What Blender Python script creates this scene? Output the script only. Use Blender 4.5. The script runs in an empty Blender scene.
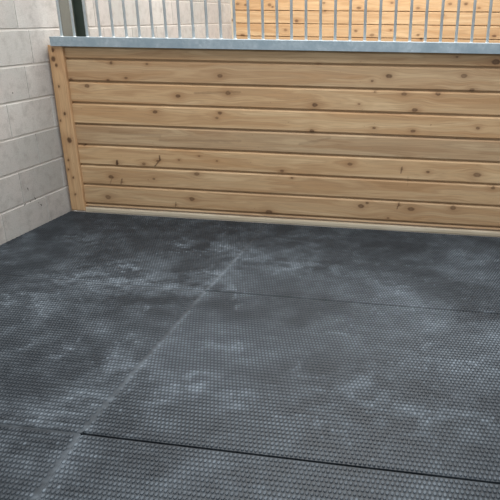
import bpy, bmesh, math, random
import numpy as np
from mathutils import Matrix, Vector

random.seed(7)
RNG = np.random.default_rng(7)
scene = bpy.context.scene
COL = scene.collection

# ------------------------------------------------------------------ helpers
def link(o, parent=None):
    COL.objects.link(o)
    if parent is not None:
        o.parent = parent
    return o

def mesh_obj(name, verts, faces, mat, parent=None, attrs=None, smooth=False):
    me = bpy.data.meshes.new(name)
    me.from_pydata([tuple(v) for v in verts], [], [tuple(f) for f in faces])
    me.update()
    if attrs:
        for k, a in attrs.items():
            at = me.attributes.new(k, 'FLOAT', 'POINT')
            at.data.foreach_set('value', np.asarray(a, dtype=np.float32))
    if smooth:
        me.polygons.foreach_set('use_smooth', np.ones(len(me.polygons), dtype=bool))
    me.materials.append(mat)
    return link(bpy.data.objects.new(name, me), parent)

def bm_obj(name, bm, mat, parent=None, smooth=False):
    bmesh.ops.recalc_face_normals(bm, faces=bm.faces)
    me = bpy.data.meshes.new(name)
    bm.to_mesh(me); bm.free()
    if smooth:
        me.polygons.foreach_set('use_smooth', np.ones(len(me.polygons), dtype=bool))
    me.materials.append(mat)
    return link(bpy.data.objects.new(name, me), parent)

def add_box(bm, x0, x1, y0, y1, z0, z1, bevel=0.0, seg=1):
    r = bmesh.ops.create_cube(bm, size=1.0)
    vs = r['verts']
    bmesh.ops.scale(bm, verts=vs, vec=(x1 - x0, y1 - y0, z1 - z0))
    bmesh.ops.translate(bm, verts=vs, vec=((x0 + x1) / 2, (y0 + y1) / 2, (z0 + z1) / 2))
    if bevel > 0:
        es = list({e for v in vs for e in v.link_edges})
        bmesh.ops.bevel(bm, geom=es, offset=bevel, segments=seg, affect='EDGES', profile=0.5)

def empty(name, label, cat, loc=(0, 0, 0), group=None):
    o = bpy.data.objects.new(name, None)
    o.empty_display_size = 0.1
    o.location = loc
    link(o)
    tag(o, label, cat, group)
    return o

def tag(o, label, cat, group=None):
    o['label'] = label
    o['category'] = cat
    if group:
        o['group'] = group

def vnoise(x, y, seed):
    """smooth value noise on arrays"""
    t = np.random.default_rng(seed).random((257, 257))
    xi = np.floor(x).astype(int); yi = np.floor(y).astype(int)
    fx = x - xi; fy = y - yi
    fx = fx * fx * (3 - 2 * fx); fy = fy * fy * (3 - 2 * fy)
    a = t[xi % 257, yi % 257]; b = t[(xi + 1) % 257, yi % 257]
    c = t[xi % 257, (yi + 1) % 257]; d = t[(xi + 1) % 257, (yi + 1) % 257]
    return (a * (1 - fx) + b * fx) * (1 - fy) + (c * (1 - fx) + d * fx) * fy

def fbm(x, y, seed, octv=4):
    s = 0; amp = 0.5; tot = 0
    for k in range(octv):
        s = s + amp * vnoise(x * 2 ** k + 17.3 * k, y * 2 ** k + 5.1 * k, seed + k)
        tot += amp; amp *= 0.55
    return s / tot

def sstep(a, b, x):
    t = np.clip((x - a) / (b - a), 0, 1)
    return t * t * (3 - 2 * t)

# ------------------------------------------------------------------ node helpers
def newmat(name):
    m = bpy.data.materials.new(name)
    m.use_nodes = True
    nt = m.node_tree
    return m, nt, nt.nodes['Principled BSDF']

class N:
    def __init__(self, nt): self.nt = nt
    def n(self, typ, **kw):
        nd = self.nt.nodes.new(typ)
        for k, v in kw.items():
            setattr(nd, k, v)
        return nd
    def l(self, a, b): self.nt.links.new(a, b)
    def val(self, sock, v):
        if hasattr(v, 'is_linked') or hasattr(v, 'links'):
            self.l(v, sock)
        else:
            sock.default_value = v
    def math(self, op, a, b=0.0, clamp=False):
        nd = self.n('ShaderNodeMath', operation=op, use_clamp=clamp)
        self.val(nd.inputs[0], a); self.val(nd.inputs[1], b)
        return nd.outputs[0]
    def mix(self, f, a, b, mode='MIX'):
        nd = self.n('ShaderNodeMix', data_type='RGBA', blend_type=mode)
        self.val(nd.inputs[0], f); self.val(nd.inputs[6], a); self.val(nd.inputs[7], b)
        return nd.outputs[2]
    def noise(self, vec, scale, detail=3, rough=0.55, dist=0.0):
        nd = self.n('ShaderNodeTexNoise')
        self.l(vec, nd.inputs['Vector'])
        nd.inputs['Scale'].default_value = scale
        nd.inputs['Detail'].default_value = detail
        nd.inputs['Roughness'].default_value = rough
        nd.inputs['Distortion'].default_value = dist
        return nd.outputs['Fac']
    def attr(self, name):
        return self.n('ShaderNodeAttribute', attribute_name=name).outputs['Fac']
    def ramp(self, f, stops):
        nd = self.n('ShaderNodeValToRGB')
        cr = nd.color_ramp
        while len(cr.elements) < len(stops): cr.elements.new(0.5)
        for e, (p, c) in zip(cr.elements, stops):
            e.position = p; e.color = c if len(c) == 4 else (*c, 1)
        self.l(f, nd.inputs[0])
        return nd.outputs[0]
    def mapr(self, v, a, b, c=0.0, d=1.0):
        nd = self.n('ShaderNodeMapRange')
        self.val(nd.inputs[0], v)
        for i, q in enumerate((a, b, c, d)): nd.inputs[i + 1].default_value = q
        return nd.outputs[0]
    def bump(self, h, strength, dist, bsdf):
        nd = self.n('ShaderNodeBump')
        nd.inputs['Strength'].default_value = strength
        nd.inputs['Distance'].default_value = dist
        self.l(h, nd.inputs['Height']); self.l(nd.outputs[0], bsdf.inputs['Normal'])

def srgb(r, g, b):
    f = lambda c: (c / 255 / 12.92) if c / 255 <= 0.04045 else ((c / 255 + 0.055) / 1.055) ** 2.4
    return (f(r), f(g), f(b), 1)

# ------------------------------------------------------------------ materials
def wood_material(name, light, mid, dark, seed):
    m, nt, bs = newmat(name)
    k = N(nt)
    tc = k.n('ShaderNodeTexCoord').outputs['Object']
    sep = k.n('ShaderNodeSeparateXYZ'); k.l(tc, sep.inputs[0])
    warp = k.attr('warp'); board = k.attr('board'); knot = k.attr('knot'); halo = k.attr('halo'); tone = k.attr('tone')
    z2 = k.math('ADD', sep.outputs[2], warp)
    comb = k.n('ShaderNodeCombineXYZ')
    k.l(k.math('MULTIPLY', sep.outputs[0], 1.0), comb.inputs[0])
    k.l(k.math('MULTIPLY', board, 7.31), comb.inputs[1])
    k.l(k.math('MULTIPLY', z2, 14.0), comb.inputs[2])
    v = comb.outputs[0]
    # broad cathedral bands, fine fibres
    comb2 = k.n('ShaderNodeCombineXYZ')
    k.l(k.math('MULTIPLY', sep.outputs[0], 0.9), comb2.inputs[0])
    k.l(k.math('MULTIPLY', board, 3.7), comb2.inputs[1])
    k.l(k.math('MULTIPLY', z2, 60.0), comb2.inputs[2])
    band = k.noise(v, 1.3, 3, 0.5, 0.7)
    rings = k.math('ABSOLUTE', k.math('SUBTRACT', k.math('FRACT', k.math('MULTIPLY', band, 7.0)), 0.5))
    rings = k.mapr(rings, 0.05, 0.5)
    fib = k.noise(comb2.outputs[0], 4.0, 4, 0.65)
    blotch = k.noise(tc, 2.3, 3, 0.55)
    c = k.mix(k.mapr(band, 0.32, 0.68), light, mid)
    c = k.mix(k.math('MULTIPLY', rings, 0.20), c, dark)
    c = k.mix(k.mapr(fib, 0.48, 0.78, 0, 0.42), c, dark)
    c = k.mix(k.mapr(blotch, 0.5, 0.75, 0, 0.25), c, mid)
    c = k.mix(k.math('MULTIPLY', halo, 0.42), c, srgb(150, 104, 62))
    grey = k.n('ShaderNodeHueSaturation')
    k.l(c, grey.inputs['Color'])
    k.l(k.mapr(tone, 0, 1, 0.97, 1.02), grey.inputs['Hue']) if False else None
    k.l(k.mapr(tone, 0, 1, 0.58, 1.20), grey.inputs['Value'])
    k.l(k.mapr(tone, 0, 1, 0.86, 1.0), grey.inputs['Saturation'])
    c = grey.outputs[0]
    kn = k.noise(tc, 120.0, 2)
    kc = k.mix(kn, srgb(48, 31, 21), srgb(92, 59, 37))
    c = k.mix(knot, c, kc)
    speck = k.noise(tc, 46.0, 2, 0.5)
    c = k.mix(k.mapr(speck, 0.70, 0.78, 0, 0.45), c, dark)
    k.l(c, bs.inputs['Base Color'])
    bs.inputs['Roughness'].default_value = 0.62
    bs.inputs['Specular IOR Level'].default_value = 0.35
    k.bump(k.math('ADD', fib, k.math('MULTIPLY', knot, 0.4)), 0.25, 0.002, bs)
    return m

M_WOOD = wood_material('pine_board', srgb(217, 183, 138), srgb(192, 149, 102), srgb(122, 84, 52), 1)
M_POST = wood_material('pine_post', srgb(220, 180, 132), srgb(200, 154, 106), srgb(128, 88, 56), 2)
M_BATTEN = wood_material('pale_batten', srgb(216, 203, 180), srgb(198, 180, 152), srgb(138, 112, 82), 3)

def rubber_material(name, base, dustc):
    m, nt, bs = newmat(name)
    k = N(nt)
    geo = k.n('ShaderNodeNewGeometry').outputs['Position']
    dust = k.attr('dust'); stud = k.attr('stud')
    fine = k.noise(geo, 38.0, 4, 0.65)
    mid = k.noise(geo, 7.0, 4, 0.6)
    # smeared hoof and broom scuffs
    mp = k.n('ShaderNodeMapping'); k.l(geo, mp.inputs[0])
    mp.inputs['Rotation'].default_value = (0, 0, 0.9); mp.inputs['Scale'].default_value = (3.0, 16.0, 1.0)
    smear = k.noise(mp.outputs[0], 1.0, 4, 0.6, 0.6)
    d = k.math('ADD', dust, k.mapr(mid, 0.45, 0.75, 0, 0.22))
    d = k.math('ADD', d, k.mapr(smear, 0.55, 0.75, 0, 0.20))
    d = k.math('MULTIPLY', d, k.mapr(fine, 0.25, 0.7, 0.35, 1.25))
    d = k.math('MULTIPLY', d, k.mapr(stud, 0, 1, 0.40, 1.05))
    wr = k.math('MULTIPLY', k.math('MULTIPLY', k.attr('wear_shade'), 0.22), stud)  # stud scuffing together with the painted floor shade
    d = k.math('ADD', d, wr, clamp=True)
    c = k.mix(fine, tuple(0.8 * q for q in base[:3]) + (1,), tuple(1.2 * q for q in base[:3]) + (1,))
    c = k.mix(d, c, dustc)
    k.l(c, bs.inputs['Base Color'])
    k.l(k.mapr(d, 0, 0.6, 0.50, 0.85), bs.inputs['Roughness'])
    bs.inputs['Specular IOR Level'].default_value = 0.42
    k.bump(fine, 0.15, 0.001, bs)
    return m

M_RUB = rubber_material('black_rubber', (0.016, 0.021, 0.027, 1), srgb(146, 156, 165))

def block_material():
    m, nt, bs = newmat('concrete_block')
    k = N(nt)
    geo = k.n('ShaderNodeTexCoord').outputs['Object']
    tone = k.attr('tone'); mort = k.attr('mortar')
    big = k.noise(geo, 2.2, 4, 0.6)
    midn = k.noise(geo, 14.0, 4, 0.6)
    fine = k.noise(geo, 130.0, 4, 0.7)
    pits = k.n('ShaderNodeTexVoronoi'); k.l(geo, pits.inputs['Vector']); pits.inputs['Scale'].default_value = 95.0
    c = k.mix(tone, srgb(174, 172, 167), srgb(200, 196, 190))
    c = k.mix(k.mapr(big, 0.42, 0.62, 0, 0.75), c, srgb(190, 182, 176))
    c = k.mix(k.mapr(midn, 0.48, 0.7, 0, 0.6), c, srgb(158, 152, 146))
    c = k.mix(k.mapr(fine, 0.45, 0.8, 0, 0.45), c, srgb(124, 119, 113))
    c = k.mix(k.mapr(pits.outputs['Distance'], 0.10, 0.22, 0.35, 0.0), c, srgb(92, 88, 84))
    c = k.mix(mort, c, srgb(198, 193, 186))
    c = k.mix(k.attr('mark'), c, srgb(62, 60, 58))
    k.l(c, bs.inputs['Base Color'])
    bs.inputs['Roughness'].default_value = 0.92
    bs.inputs['Specular IOR Level'].default_value = 0.2
    k.bump(k.math('ADD', fine, k.math('MULTIPLY', midn, 0.6)), 0.5, 0.004, bs)
    return m
M_BLOCK = block_material()

def galv_material(name, a, b, c2, metal):
    m, nt, bs = newmat(name)
    k = N(nt)
    geo = k.n('ShaderNodeTexCoord').outputs['Object']
    vo = k.n('ShaderNodeTexVoronoi'); k.l(geo, vo.inputs['Vector']); vo.inputs['Scale'].default_value = 55.0
    n1 = k.noise(geo, 9.0, 4, 0.6)
    c = k.mix(vo.outputs['Color'], a, b)
    nd = k.mix(k.mapr(n1, 0.35, 0.7), c, c2)
    k.l(nd, bs.inputs['Base Color'])
    bs.inputs['Metallic'].default_value = metal
    k.l(k.mapr(n1, 0.3, 0.7, 0.42, 0.62), bs.inputs['Roughness'])
    return m
M_GALV = galv_material('galvanised_rail', srgb(150, 163, 170), srgb(176, 187, 193), srgb(140, 156, 165), 0.2)
M_BAR = galv_material('galvanised_bar', srgb(206, 209, 208), srgb(224, 226, 224), srgb(196, 200, 200), 0.0)

def simple(name, c1, c2, rough, scale, metallic=0.0):
    m, nt, bs = newmat(name)
    k = N(nt)
    geo = k.n('ShaderNodeTexCoord').outputs['Object']
    n1 = k.noise(geo, scale, 5, 0.6)
    k.l(k.mix(k.mapr(n1, 0.3, 0.7), c1, c2), bs.inputs['Base Color'])
    bs.inputs['Roughness'].default_value = rough
    bs.inputs['Metallic'].default_value = metallic
    k.bump(n1, 0.2, 0.003, bs)
    return m
M_CONC = simple('floor_concrete', srgb(96, 94, 92), srgb(124, 121, 117), 0.9, 6.0)
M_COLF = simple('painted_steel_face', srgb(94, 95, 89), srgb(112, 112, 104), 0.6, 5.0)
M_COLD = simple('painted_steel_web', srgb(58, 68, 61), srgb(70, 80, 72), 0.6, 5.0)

# ------------------------------------------------------------------ geometry constants (metres)
WALL_X0, WALL_ANG = -0.6235, -0.06616      # block wall runs from the corner, a little out of square
SEAM_A, SEAM_B, SEAM_C = -1.213, -2.459, 0.915
JOINTS = [0.0678 + 0.15 * i for i in range(8)]
PX1 = 3.05                                 # far right end of the partition
BACK_Y = 3.58

# ------------------------------------------------------------------ the setting
bm = bmesh.new(); add_box(bm, -1.4, 4.2, -5.2, 4.0, -0.16, -0.021)
fl = bm_obj('floor', bm, M_CONC); fl['kind'] = 'structure'

def block_wall():
    V = []; F = []; tone = []; mort = []
    def quad_box(y0, y1, z0, z1, t):
        b = 0.004; d = 0.006
        i = len(V)
        V.extend([(-d, y0, z0), (-d, y1, z0), (-d, y1, z1), (-d, y0, z1),
                  (0, y0 + b, z0 + b), (0, y1 - b, z0 + b), (0, y1 - b, z1 - b), (0, y0 + b, z1 - b)])
        F.extend([(i + 4, i + 5, i + 6, i + 7), (i, i + 1, i + 5, i + 4), (i + 1, i + 2, i + 6, i + 5),
                  (i + 2, i + 3, i + 7, i + 6), (i + 3, i, i + 4, i + 7)])
        tone.extend([t] * 8); mort.extend([0] * 8)
    def backing(y0, y1, z0, z1):
        i = len(V)
        x0, x1 = -0.14, -0.0045
        V.extend([(x1, y0, z0), (x1, y1, z0), (x1, y1, z1), (x1, y0, z1), (x0, y0, z0), (x0, y1, z0), (x0, y1, z1), (x0, y0, z1)])
        F.extend([(i, i + 1, i + 2, i + 3), (i + 5, i + 4, i + 7, i + 6), (i + 4, i, i + 3, i + 7), (i + 1, i + 5, i + 6, i + 2),
                  (i + 3, i + 2, i + 6, i + 7), (i + 4, i + 5, i + 1, i)])
        tone.extend([0.5] * 8); mort.extend([1] * 8)
    zs = [-0.03] + [0.1948 + 0.2236 * i for i in range(12)]
    g = 0.005
    R = random.Random(3)
    L = 0.45
    for lo, hi in ((-3.6, 0.205), (0.535, 3.75)):
        backing(lo, hi, zs[0], zs[-1])
        for c in range(len(zs) - 1):
            off = -0.263 if c % 2 == 0 else -0.142 + 0.10
            if c == 5: off = -0.164
            y = off - L * 12
            while y < hi:
                a, b = max(y, lo), min(y + L, hi)
                t = R.uniform(0.15, 0.9)
                if b - a > 0.03:
                    quad_box(a + 0.0015, b - 0.0015, zs[c] + g, zs[c + 1] - g, t)
                y += L
    mark = [0] * len(V)
    for (ya, za, yb, zb, wd) in [(-.435,.300,-.427,.270,.005),(-.496,.182,-.471,.196,.005),(-.383,.214,-.368,.188,.005),(-.334,.149,-.317,.129,.006),(-.431,.192,-.420,.196,.005),(-.355,.165,-.34,.158,.003),(-.42,.933,-.414,.92,.006)]:
        ln = math.hypot(yb - ya, zb - za); px, pz = -(zb - za) / ln * wd, (yb - ya) / ln * wd
        i = len(V); my, mz = (ya + yb) / 2, (za + zb) / 2
        V.extend([(0.0006, ya, za), (0.0006, my + px, mz + pz), (0.0006, yb, zb), (0.0006, my - px * .6, mz - pz * .6)])
        F.append((i, i + 3, i + 2, i + 1)); tone.extend([0] * 4); mort.extend([0] * 4); mark.extend([1] * 4)
    o = mesh_obj('wall_left', V, F, M_BLOCK, None, {'tone': tone, 'mortar': mort, 'mark': mark})
    o.location = (WALL_X0, 0, 0); o.rotation_euler = (0, 0, WALL_ANG)
    o['kind'] = 'structure'
block_wall()

# steel stanchion standing in the gap of the block wall
col = empty('steel_stanchion', 'dark painted steel stanchion set into the block wall behind the bar grille', 'steel column',
            (WALL_X0, 0, 0))
col.rotation_euler = (0, 0, WALL_ANG)
bm = bmesh.new(); add_box(bm, -0.02, -0.002, 0.21, 0.365, -0.02, 2.6, 0.002)
a = bm_obj('flange', bm, M_COLF, col); a['label'] = 'pale olive grey flange'
bm = bmesh.new(); add_box(bm, -0.10, -0.085, 0.366, 0.505, -0.02, 2.6, 0.002); add_box(bm, -0.10, -0.004, 0.506, 0.530, -0.02, 2.6, 0.002); add_box(bm, -0.10, -0.021, 0.345, 0.365, -0.02, 2.6, 0.002)
a = bm_obj('web', bm, M_COLD, col); a['label'] = 'dark green grey recessed web'

# ------------------------------------------------------------------ boarding
KN = [(0.625,1.027,.0217),(0.314,.886,.0217),(0.675,.916,.0254),(0.134,.771,.0181),(0.611,.779,.0181),(0.587,.744,.0145),(0.107,1.094,.0116),(1.766,1.053,.0217),(2.241,1.064,.0217),(1.657,1.019,.0109),(1.869,.942,.0181),(2.087,.948,.0181),(1.279,.854,.0217),(1.946,.842,.0217),(2.299,.979,.0181),(2.429,1.152,.029),(1.679,.949,.0087),(1.576,.869,.0087),(-.199,.39,.0145),(.012,.393,.0188),(.123,.42,.0145),(.284,.435,.0109),(.438,.47,.0094),(.57,.44,.0094),(1.045,.39,.0159),(1.117,.343,.0109),(-.26,.282,.0232),(-.177,.248,.0094),(.078,.284,.0145),(.413,.338,.0217),(-.304,.125,.029),(.361,.147,.0268),(.233,.093,.0087),(.943,.081,.0275),(1.259,.679,.0181),(1.682,.715,.0109),(1.942,.704,.0181),(2.36,.739,.0159),(1.526,.462,.0188),(2.06,.432,.0145),(2.385,.427,.0261),(2.499,.343,.0181),(1.884,.444,.0087),(1.878,.188,.0101),(1.612,.165,.0261),(1.654,.19,.0145),(1.962,.164,.0239),(2.248,.188,.0239),(1.806,.088,.0094),(-.157,1.095,.0145),(-.359,.936,.0217),(-.474,.981,.013),(-.194,.981,.013),(-.058,.998,.0116),(2.187,1.178,.0094),(-.443,.514,.0109),(1.298,1.118,.0094),(2.75,.55,.02),(2.82,.9,.022),(2.68,.25,.02)]
KB = [(-.304,1.535,.0256),(-.204,1.525,.0231),(.095,1.527,.0282),(.131,1.504,.0192),(.426,1.35,.0282),(.288,1.246,.0256),(-.256,1.182,.0256),(1.173,1.5,.0256),(1.559,1.557,.0192),(1.145,1.245,.0256),(1.339,1.202,.0282),(1.562,1.261,.0154),(1.882,1.209,.0231),(1.921,1.165,.0231),(2.225,1.55,.0256),(2.405,1.551,.0256),(2.555,1.509,.0205),(2.155,1.431,.0192),(2.755,1.21,.0256),(1.863,1.505,.0256),(.754,1.552,.0192),(.767,1.464,.0192)]

SEG = [(0.138,0.457,0.139,0.428,0.0072,.9),(0.139,0.428,0.096,0.382,0.0058,.8),(-0.197,0.405,-0.201,0.375,0.009,1),(1.883,0.458,1.879,0.416,0.0043,.8),(1.877,0.202,1.865,0.158,0.0043,.8),(0.235,0.116,0.223,0.069,0.0036,.7),(0.439,0.909,0.761,0.925,0.009,.3),(-0.174,0.271,-0.187,0.232,0.0051,.7),(-0.275,0.228,-0.253,0.275,0.0036,.5),(1.175,0.586,1.384,0.636,0.010,.2),(-0.225,0.617,0.155,0.603,0.012,.18),(0.152,0.574,0.747,0.59,0.010,.2),(1.93,0.40,1.93,0.33,.003,.4)]
def panel(name, parent, mat, x0, x1, edges, knots, dx, nz, tones, groove=0.026, thick=0.045, gap=0.0058, cb=0.005, ct=0.011, name_marks=False):
    """tongue and groove boards with V joints, front at y = 0, as one mesh"""
    xs = np.linspace(x0, x1, int((x1 - x0) / dx) + 1)
    rows = []       # (z, y, board)
    for b in range(len(edges) - 1):
        z0, z1 = edges[b] + gap, edges[b + 1] - gap
        rows.append((z0, groove, b)); rows.append((z0, cb, b))
        for t in np.linspace(0, 1, nz):
            rows.append((z0 + cb + (z1 - ct - z0 - cb) * t, 0.0, b))
        rows.append((z1, ct, b)); rows.append((z1, groove, b))
    R = np.array(rows); nx = len(xs); nr = len(R)
    X = np.tile(xs, nr); Z = np.repeat(R[:, 0], nx); Y = np.repeat(R[:, 1], nx); B = np.repeat(R[:, 2], nx)
    # slight cupping / unevenness of each board
    Y = Y + 0.0025 * (vnoise(X * 1.3 + B * 9, B * 3.1, 5) - 0.5)
    warp = np.zeros_like(X); knot = np.zeros_like(X); halo = np.zeros_like(X)
    rr = random.Random(11)
    for (kx, kz, r) in knots:
        sel = np.where((np.abs(X - kx) < 8 * r) & (np.abs(Z - kz) < 6 * r))[0]
        if not len(sel): continue
        ax = rr.uniform(1.0, 1.35)
        wob = 0.25 * (vnoise(X[sel] * 90, Z[sel] * 90, 23) - 0.5)
        d = np.hypot((X[sel] - kx) / (r * ax * 0.85), (Z[sel] - kz) / (r * 0.62)) + wob
        rot = rr.choice([0.75, 1.0, 0.95, 0.85])
        knot[sel] = np.maximum(knot[sel], rot * (1 - sstep(0.55, 1.1, d)) * (0.62 + 0.38 * sstep(0.35, 0.75, d)))
        halo[sel] = np.maximum(halo[sel], np.exp(-(d / 2.3) ** 2))
        warp[sel] -= (Z[sel] - kz) * 0.8 * np.exp(-np.hypot((X[sel] - kx) / (r * 3.5), (Z[sel] - kz) / (r * 2.2)) ** 2)
    if name_marks:
        for (ax_, az_, bx_, bz_, w_, st_) in SEG:
            L2 = (bx_ - ax_) ** 2 + (bz_ - az_) ** 2
            t = np.clip(((X - ax_) * (bx_ - ax_) + (Z - az_) * (bz_ - az_)) / L2, 0, 1)
            dd = np.hypot(X - ax_ - t * (bx_ - ax_), Z - az_ - t * (bz_ - az_)) / w_
            knot = np.maximum(knot, st_ * (1 - sstep(0.4, 1.2, dd + 0.5 * (vnoise(X * 60, Z * 150, 8) - 0.5))))
    tone = np.array([tones[int(b) % len(tones)] for b in range(len(edges))])[B.astype(int)]
    idx = np.arange(nx * nr).reshape(nr, nx)
    a = idx[:-1, :-1].ravel(); b_ = idx[:-1, 1:].ravel(); c = idx[1:, 1:].ravel(); d = idx[1:, :-1].ravel()
    F = np.stack([a, b_, c, d], 1).tolist()
    n = nx * nr
    V = np.stack([X, Y, Z], 1).tolist()
    # closed back, ends
    zb, zt = edges[0] + gap, edges[-1] - gap
    V += [[x0, thick, zb], [x1, thick, zb], [x1, thick, zt], [x0, thick, zt]]
    F += [[n + 1, n, n + 3, n + 2]]
    F += [[n, n + 1] + idx[0, ::-1].tolist()]
    F += [[n + 2, n + 3] + idx[-1, :].tolist()]
    F += [[n + 3, n] + idx[:, 0].tolist(), [n + 1, n + 2] + idx[::-1, -1].tolist()]
    z4 = [0, 0, 0, 0]
    at = {'warp': list(warp) + z4, 'knot': list(knot) + z4, 'halo': list(halo) + z4,
          'board': list(B + 1) + z4, 'tone': list(tone) + [0.5] * 4}
    return mesh_obj(name, V, F, mat, parent, at)

part = empty('stall_divider', 'waist-high partition of knotty pine boards under the galvanised rail', 'stall divider', (0, 0, 0))
panel('plank_panel', part, M_WOOD, -0.493, PX1, [0.040] + JOINTS + [1.205], KN, 0.0055, 36,
      [0.40, 0.55, 0.60, 0.66, 0.36, 0.66, 0.62, 0.46, 0.55], name_marks=True)

def timber(name, parent, mat, x0, x1, y0, y1, z0, z1, knots=(), tone=0.6, axis='z', seed=0, bev=0.004):
    """a sawn timber: dense front face so that its knots show, grain along its length"""
    nz = max(2, int((z1 - z0) / 0.006)) if axis == 'z' else 4
    nx = 16 if axis == 'z' else 60
    xs = np.linspace(x0, x1, nx + 1); zs = np.linspace(z0, z1, nz + 1)
    # profile across: front grid with bevelled rim
    Xg, Zg = np.meshgrid(xs, zs)
    Yg = np.full_like(Xg, y0)
    rim = np.zeros_like(Xg, bool); rim[0] = rim[-1] = True; rim[:, 0] = rim[:, -1] = True
    Yg[rim] += bev
    wob = 0.0035 * (vnoise(Zg * 4 + seed, Xg * 0 + seed, 31) - 0.5) if axis == 'z' else 0
    V = np.stack([(Xg + wob).ravel(), Yg.ravel(), Zg.ravel()], 1)
    idx = np.arange(V.shape[0]).reshape(nz + 1, nx + 1)
    F = np.stack([idx[:-1, :-1].ravel(), idx[:-1, 1:].ravel(), idx[1:, 1:].ravel(), idx[1:, :-1].ravel()], 1).tolist()
    n = V.shape[0]
    V = V.tolist() + [[x0, y1, z0], [x1, y1, z0], [x1, y1, z1], [x0, y1, z1]]
    F += [[n + 1, n, n + 3, n + 2], [n, n + 1] + idx[0, ::-1].tolist(), [n + 2, n + 3] + idx[-1, :].tolist(),
          [n + 3, n] + idx[:, 0].tolist(), [n + 1, n + 2] + idx[::-1, -1].tolist()]
    A = np.array(V)
    knot = np.zeros(len(A)); halo = np.zeros(len(A)); warp = np.zeros(len(A))
    for (kx, kz, r) in knots:
        d = np.hypot((A[:, 0] - kx) / (r * 0.8), (A[:, 2] - kz) / r) + 0.3 * (vnoise(A[:, 0] * 90, A[:, 2] * 90, 3) - 0.5)
        k_ = (1 - sstep(0.7, 1.2, d)) * 0.85; k_[n:] = 0
        knot = np.maximum(knot, k_); halo = np.maximum(halo, np.exp(-(d / 2.2) ** 2))
    return V, F, {'warp': warp, 'knot': knot, 'halo': halo, 'board': np.full(len(A), 20 + seed), 'tone': np.full(len(A), tone)}

def upright(name, parent, x0, x1, y0, y1, z0, z1, knots, tone, seed, mat=None):
    # build lying along x so that the grain runs along its length, then stand it up
    V, F, at = timber(name, parent, M_POST, x0, x1, y0, y1, z0, z1, knots, tone, 'z', seed)
    V2 = [(v[2], v[1], -v[0]) for v in V]
    o = mesh_obj(name, V2, F, mat or M_POST, parent, at)
    o.rotation_euler = (0, -math.pi / 2, 0)   # local x -> world z, local -z -> world x
    return o

upright('corner_post', part, -0.604, -0.495, -0.026, 0.045, 0.012, 1.207,
        [(-0.565, 1.175, .014), (-0.572, 1.115, .02), (-0.556, 1.075, .013), (-0.56, 0.93, .009), (-0.545, 0.74, .013), (-0.585, 0.69, .008), (-0.538, 0.55, .022), (-0.57, 0.40, .01), (-0.58, 0.33, .008),
         (-0.55, 0.27, .008), (-0.555, 0.14, .009)], 0.62, 3)

V, F, at = timber('bottom_batten', part, M_BATTEN, -0.494, PX1, -0.014, 0.030, 0.001, 0.036, (), 0.7, 'x', 9, 0.003)
o = mesh_obj('bottom_batten', V, F, M_BATTEN, part, at)
o['label'] = 'pale dusty bottom batten along the rubber floor'

# far partition / timber wall of the next stall
back = empty('stall_divider', 'pale knotty pine board wall at the far side of the next stall', 'stall divider', (0, BACK_Y, 0))
eb = [0.0] + [0.142 + 0.147 * i for i in range(15)]
panel('plank_panel', back, M_WOOD, -0.335, 4.1, eb, KB, 0.011, 18, [0.62, 0.7, 0.66, 0.74, 0.6, 0.68, 0.72], gap=0.0045, cb=0.003, ct=0.005)
upright('corner_post', back, -0.400, -0.336, -0.012, 0.045, -0.015, 2.3, [(-0.37, 1.35, .012), (-0.36, 1.6, .010)], 0.75, 6, M_BATTEN)

# ------------------------------------------------------------------ galvanised grille
gr = empty('bar_grille', 'galvanised steel grille of upright bars standing on the near pine partition', 'grille', (0, 0, 1.2))
RZ0, RZ1 = 1.202 - 1.2, 1.263 - 1.2
bm = bmesh.new()
# channel: front web, top flange, rear web
add_box(bm, -0.568, PX1, -0.044, -0.040, RZ0, RZ1 - 0.0005, 0.0012)
add_box(bm, -0.568, PX1, -0.044, 0.056, RZ1 - 0.004, RZ1, 0.0015)
add_box(bm, -0.568, PX1, 0.052, 0.056, RZ0, RZ1 - 0.0005, 0.0012)
bm_obj('bottom_rail', bm, M_GALV, gr)
bm = bmesh.new(); add_box(bm, -0.568, PX1, -0.012, 0.034, 0.98, 1.02, 0.003)
bm_obj('top_rail', bm, M_GALV, gr)
def bar_mesh():
    bm = bmesh.new()
    r = bmesh.ops.create_cone(bm, cap_ends=True, segments=14, radius1=0.0088, radius2=0.0088, depth=0.925)
    bmesh.ops.translate(bm, verts=r['verts'], vec=(0, 0, 0.4625 + RZ1))
    # weld collar at the foot
    r = bmesh.ops.create_cone(bm, cap_ends=False, segments=14, radius1=0.0125, radius2=0.0088, depth=0.006)
    bmesh.ops.translate(bm, verts=r['verts'], vec=(0, 0, RZ1 + 0.003))
    return bm
b0 = bm_obj('bar', bar_mesh(), M_BAR, gr, smooth=False)
for p in b0.data.polygons: p.use_smooth = len(p.vertices) == 4
nb = 37
for i in range(nb):
    b = b0 if i == 0 else b0.copy()
    if i: link(b, gr)
    b.location = (-0.505 + 0.09562 * i, 0.011, 0)
    b.rotation_euler = (0, 0, 0)

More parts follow.
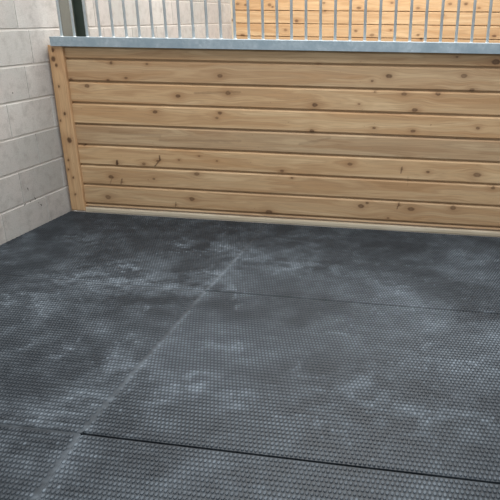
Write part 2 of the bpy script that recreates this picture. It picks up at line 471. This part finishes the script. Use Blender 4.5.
# ------------------------------------------------------------------ rubber mats
DU = [(.3,-.99,.083,.9),(.55,-1.18,.252,.6),(.79,-.96,.071,.5),(1.04,-1.17,.077,.6),(.08,-1.21,.17,.4),(.27,-1.92,.054,.5),(.5,-1.97,.062,.5),(1.12,-2.06,.091,.9),(.86,-1.82,.046,.4),(.54,-1.73,.038,.4),(1.13,-1.77,.069,.5),(1.26,-1.74,.037,.6),(.63,-2.42,.111,.5),(1.51,-.8,.12,.4),(1.79,-.9,.115,.4),(1.26,-.77,.183,.4),(1.53,-1.81,.022,.8),(1.34,-2.17,.079,.5),(.01,-1.49,.105,.4),(.78,-2.27,.059,.6),(.82,-2.0,.065,.5),(1.79,-2.09,.238,.35),(2.18,-2.15,.227,.3),(.86,-2.6,.085,.4),(.89,-.58,.116,.5),(.54,-.55,.066,.4),(-.15,-.58,.093,.4),(.9,-.22,.07,.4),(2.31,-.73,.118,.4),(1.52,-2.58,.098,.3)]

def dust_shade_at(x, y):
    wx = x + 0.10 * (fbm(x * 5, y * 5, 41) - 0.5); wy = y + 0.10 * (fbm(x * 5 + 9, y * 5, 47) - 0.5)
    d = 0.24 * sstep(0.48, 0.75, fbm(x * 2.6, y * 2.6, 51)) * (0.3 + 0.7 * sstep(0.4, 0.6, fbm(x * 11, y * 15, 53))) + 0.02
    # broken patches
    pat = sstep(0.42, 0.62, fbm(x * 13, y * 19, 61))
    for (cx, cy, r, a) in DU:
        g = np.exp(-(((wx - cx) / (r * 1.25)) ** 2 + ((wy - cy) / (min(r, 0.12) * 1.15)) ** 2))
        d = d + 0.55 * a * g * (0.1 + 1.15 * pat)
    # thin arcs and streaks of scuffing
    s = np.abs(fbm(x * 5.0, y * 8.0, 71, 3) - 0.5)
    d = d + 0.28 * (1 - sstep(0.0, 0.022, s)) * sstep(0.50, 0.62, fbm(x * 4.1, y * 6.1, 77))
    # short crescent scuffs left by hooves
    R = np.random.default_rng(5)
    for q in range(46):
        hx, hy = R.uniform(-0.6, 2.6), R.uniform(-2.4, -0.15)
        rad, th, am = R.uniform(0.035, 0.085), R.uniform(0, 6.28), R.uniform(0.08, 0.32)
        rr = np.hypot(x - hx, y - hy); an = np.arctan2(y - hy, x - hx)
        da = np.abs((an - th + math.pi) % (2 * math.pi) - math.pi)
        d = d + am * np.exp(-((rr - rad) / 0.012) ** 2) * (1 - sstep(0.5, 1.3, da))
    d = d - 0.10 * sstep(0.5, 0.7, fbm(x * 3.0 + 40, y * 3.5, 111))
    # dust swept into the long lengthwise seam
    line = 1 - sstep(0.0, 0.02, np.abs(x - seam_x(y) - 0.010 * (fbm(y * 6, y * 0, 83) - 0.5)))
    d = d + line * (0.03 + 0.26 * sstep(0.42, 0.66, fbm(x * 9, y * 6, 87)))
    d = d + 0.16 * np.exp(-((x - seam_x(y)) / 0.07) ** 2) * sstep(0.4, 0.65, fbm(x * 12, y * 8, 89))
    line = np.where(x < seam_x(y), 1 - sstep(0.0, 0.03, np.minimum(np.abs(y - SEAM_B), 0.006 + np.abs(y - SEAM_A))), 0)
    d = d + line * 0.26 * sstep(0.35, 0.6, fbm(x * 6, y * 6, 91))
    # painted shade: dust colour dimmed along the foot of the partition
    d = d * (0.45 + 0.55 * sstep(0.0, 0.6, -y))
    return np.clip(d, 0, 1)

PXS, PYS, STUD_H, TH = 0.0154, 0.0110, 0.0038, 0.018
def wear_shade_at(x, y):
    """scuffed grey of the stud tops, with shade painted in: darker in the corner, lighter towards the doorway"""
    far = sstep(0.2, 2.3, -y + 0.45 * x - 0.1)  # painted light falloff: floor dims towards the partition and the left
    pat = sstep(0.36, 0.60, fbm(x * 2.1 + 3, y * 3.0, 131))
    return far * (0.35 + 0.65 * pat) * np.where(x > seam_x(y), 1.2, 0.62) + 0.06
def seam_x(y):
    return np.interp(y, [-3.7, -2.77, -2.46, -2.0, -1.2, 0.0], [0.905, 0.884, 0.858, 0.867, 0.889, 0.943])
def fit_sheet(X, Y, x0, x1, side):
    """the lengthwise joint wanders a little; sheets by the block wall are trimmed to it"""
    if side == 'L':
        a, b = WALL_X0 - math.tan(WALL_ANG) * Y + 0.004, seam_x(Y) - 0.0004
    else:
        a, b = seam_x(Y) + 0.0004, x1
    return a + (X - x0) / (x1 - x0) * (b - a)
def rubber_mat(label, x0, x1, y0, y1, side='R'):
    """studded rubber sheet; outline corners are given at world scale"""
    cx, cy = (x0 + x1) / 2, (y0 + y1) / 2
    # body top grid
    nx = int((x1 - x0) / 0.0125); ny = int((y1 - y0) / 0.0125)
    gx = np.linspace(x0, x1, nx + 1); gy = np.linspace(y0, y1, ny + 1)
    X, Y = np.meshgrid(gx, gy)
    Zt = np.zeros_like(X)
    rim = np.zeros_like(X, bool); rim[0] = rim[-1] = True; rim[:, 0] = rim[:, -1] = True
    # tiny sag and curl so that the seams look real
    Zt += 0.003 * (fbm(X * 1.7, Y * 1.7, 99, 2) - 0.5)
    soft = rim.copy()
    if side == 'L': soft[0, :] = soft[-1, :] = False
    if side == 'R': soft[1:-1, 0] = False
    else: soft[1:-1, -1] = False
    Zt[soft] -= 0.0015
    # rounded corners
    for (ccx, ccy, sx, sy) in ((x0, y0, 1, 1), (x1, y0, -1, 1), (x0, y1, 1, -1), (x1, y1, -1, -1)):
        k = np.argmin((X - ccx) ** 2 + (Y - ccy) ** 2)
        X.ravel()[k] += sx * 0.003; Y.ravel()[k] += sy * 0.003
    idx = np.arange(X.size).reshape(X.shape)
    X = fit_sheet(X, Y, x0, x1, side)
    V = [np.stack([X.ravel(), Y.ravel(), Zt.ravel()], 1)]
    dust = [dust_shade_at(X.ravel(), Y.ravel())]; stud = [0.12 + 0.25 * (1 - sstep(0.002, 0.022, np.abs(X.ravel() - seam_x(Y.ravel()))))]
    F = np.stack([idx[:-1, :-1].ravel(), idx[:-1, 1:].ravel(), idx[1:, 1:].ravel(), idx[1:, :-1].ravel()], 1).tolist()
    # skirt
    ring = np.concatenate([idx[0, :], idx[1:, -1], idx[-1, -2::-1], idx[-2:0:-1, 0]])
    n = X.size
    low = V[0][ring].copy(); low[:, 2] = -TH
    V.append(low); dust.append(np.full(len(ring), 0.03)); stud.append(np.zeros(len(ring)))
    m = len(ring)
    for i in range(m):
        j = (i + 1) % m
        F.append([int(ring[j]), int(ring[i]), n + i, n + j])
    F.append(list(range(n + m - 1, n - 1, -1)))
    n += m
    # studs: oval frusta in staggered rows
    mar = 0.012
    my = mar if side == 'R' else 0.009
    ky = np.arange(y0 + my, y1 - my * 0.5, PYS * 2)
    kx = np.arange(x0 + mar * (0.65 if side == 'R' else 1), x1 - mar * (0.65 if side == 'L' else 1) - PXS / 2, PXS)
    SX, SY = np.meshgrid(kx, ky)
    SX = SX + (np.arange(len(ky)) % 2)[:, None] * PXS / 2
    SX, SY = SX.ravel(), SY.ravel()
    SX = fit_sheet(SX, SY, x0, x1, side)
    ang = np.arange(6) * math.pi / 3 + math.pi / 6
    base = np.stack([0.0073 * np.cos(ang), 0.0106 * np.sin(ang), np.full(6, -0.0016)], 1)
    top = np.stack([0.0048 * np.cos(ang), 0.0078 * np.sin(ang), np.full(6, STUD_H)], 1)
    prof = np.concatenate([base, top])
    S = SX.size
    P = np.repeat(np.stack([SX, SY, 0.003 * (fbm(SX * 1.7, SY * 1.7, 99, 2) - 0.5)], 1), 12, 0) + np.tile(prof, (S, 1))
    V.append(P); dd = dust_shade_at(SX, SY); dust.append(np.repeat(dd, 12)); stud.append(np.tile([0.0] * 6 + [1.0] * 6, S))
    o0 = n + 12 * np.arange(S)
    for q in range(6):
        r_ = (q + 1) % 6
        F += np.stack([o0 + q, o0 + r_, o0 + 6 + r_, o0 + 6 + q], 1).tolist()
    F += np.stack([o0 + 6 + q for q in range(6)], 1).tolist()
    A = np.concatenate(V); A0 = A.copy(); A[:, 0] -= cx; A[:, 1] -= cy
    ob = mesh_obj('rubber_mat', A.tolist(), F, M_RUB, None, {'dust': np.concatenate(dust), 'wear_shade': wear_shade_at(A0[:, 0], A0[:, 1]), 'stud': np.concatenate(stud)})
    ob.location = (cx, cy, 0)
    tag(ob, label, 'rubber mat', 'rubber stable mats covering the floor')
    return ob

g = 0.0010
LX = -0.60
rubber_mat('black studded mat in the corner between block wall and timber partition', LX, SEAM_C - g, SEAM_A + g, -0.018, side='L')
rubber_mat('black studded mat along the partition, on the right side of the floor', SEAM_C + g, 2.76, SEAM_A + 0.003, -0.018)
rubber_mat('dusty black mat lying along the block wall in the middle row', LX - 0.08, SEAM_C - g, SEAM_B + g, SEAM_A - g, side='L')
rubber_mat('large black mat filling the middle of the floor at right, between two dark seams', SEAM_C + g, 2.76, SEAM_B + 0.005, SEAM_A - 0.003)
rubber_mat('black mat at the bottom left corner of the photo, nearest the viewer', LX - 0.16, SEAM_C - 0.002, -3.68, SEAM_B - g, side='L')
rubber_mat('black mat nearest the viewer at the bottom right, below the open dark seam', SEAM_C + 0.002, 2.76, -3.68, SEAM_B - 0.005)

# ------------------------------------------------------------------ camera (photo is a crop, so the lens is shifted)
F_, CX, CY = 606.409, 321.579, 254.551
PITCH, YAW, ROLL = 0.375514, 0.160020, 0.009076
cp, sp, cy_, sy_ = math.cos(PITCH), math.sin(PITCH), math.cos(YAW), math.sin(YAW)
fwd = Vector((-sy_ * cp, cy_ * cp, -sp)); right = Vector((cy_, sy_, 0)); up = right.cross(fwd)
r2 = math.cos(ROLL) * right + math.sin(ROLL) * up
u2 = -math.sin(ROLL) * right + math.cos(ROLL) * up
cam = bpy.data.cameras.new('camera')
cam.sensor_fit = 'HORIZONTAL'; cam.sensor_width = 36
cam.lens = F_ / 500 * 36
cam.shift_x = (250 - CX) / 500; cam.shift_y = (CY - 250) / 500
co = bpy.data.objects.new('camera', cam); link(co)
mw = Matrix(((r2.x, u2.x, -fwd.x, 1.995371), (r2.y, u2.y, -fwd.y, -4.100998), (r2.z, u2.z, -fwd.z, 1.414150), (0, 0, 0, 1)))
co.matrix_world = mw
scene.camera = co

# ------------------------------------------------------------------ light
w = bpy.data.worlds.new('daylight'); scene.world = w; w.use_nodes = True
bg = w.node_tree.nodes['Background']
bg.inputs[0].default_value = (0.90, 0.95, 1.0, 1); bg.inputs[1].default_value = 0.45

def area(name, loc, target, sx, sy, power, color):
    l = bpy.data.lights.new(name, 'AREA'); l.shape = 'RECTANGLE'; l.size = sx; l.size_y = sy
    l.energy = power; l.color = color
    o = bpy.data.objects.new(name, l); link(o); o.location = loc
    o.rotation_euler = (Vector(target) - Vector(loc)).to_track_quat('-Z', 'Y').to_euler()
    return o
area('doorway_daylight', (2.2, -7.5, 2.4), (1.0, -1.0, 0.4), 3.0, 2.6, 92, (0.86, 0.95, 1.0))
area('roof_light_near', (1.4, -1.6, 4.0), (1.4, -1.2, 0), 3.0, 1.6, 118, (0.95, 0.98, 1.0))
area('roof_light_far', (1.5, 1.6, 3.9), (0.9, 2.1, 0), 3.6, 1.6, 245, (1.0, 0.97, 0.93))

vs = scene.view_settings
scene.display_settings.display_device = 'sRGB'
vs.view_transform = 'Standard'; vs.look = 'None'; vs.gamma = 1; vs.use_curve_mapping = False
vs.exposure = 0.0
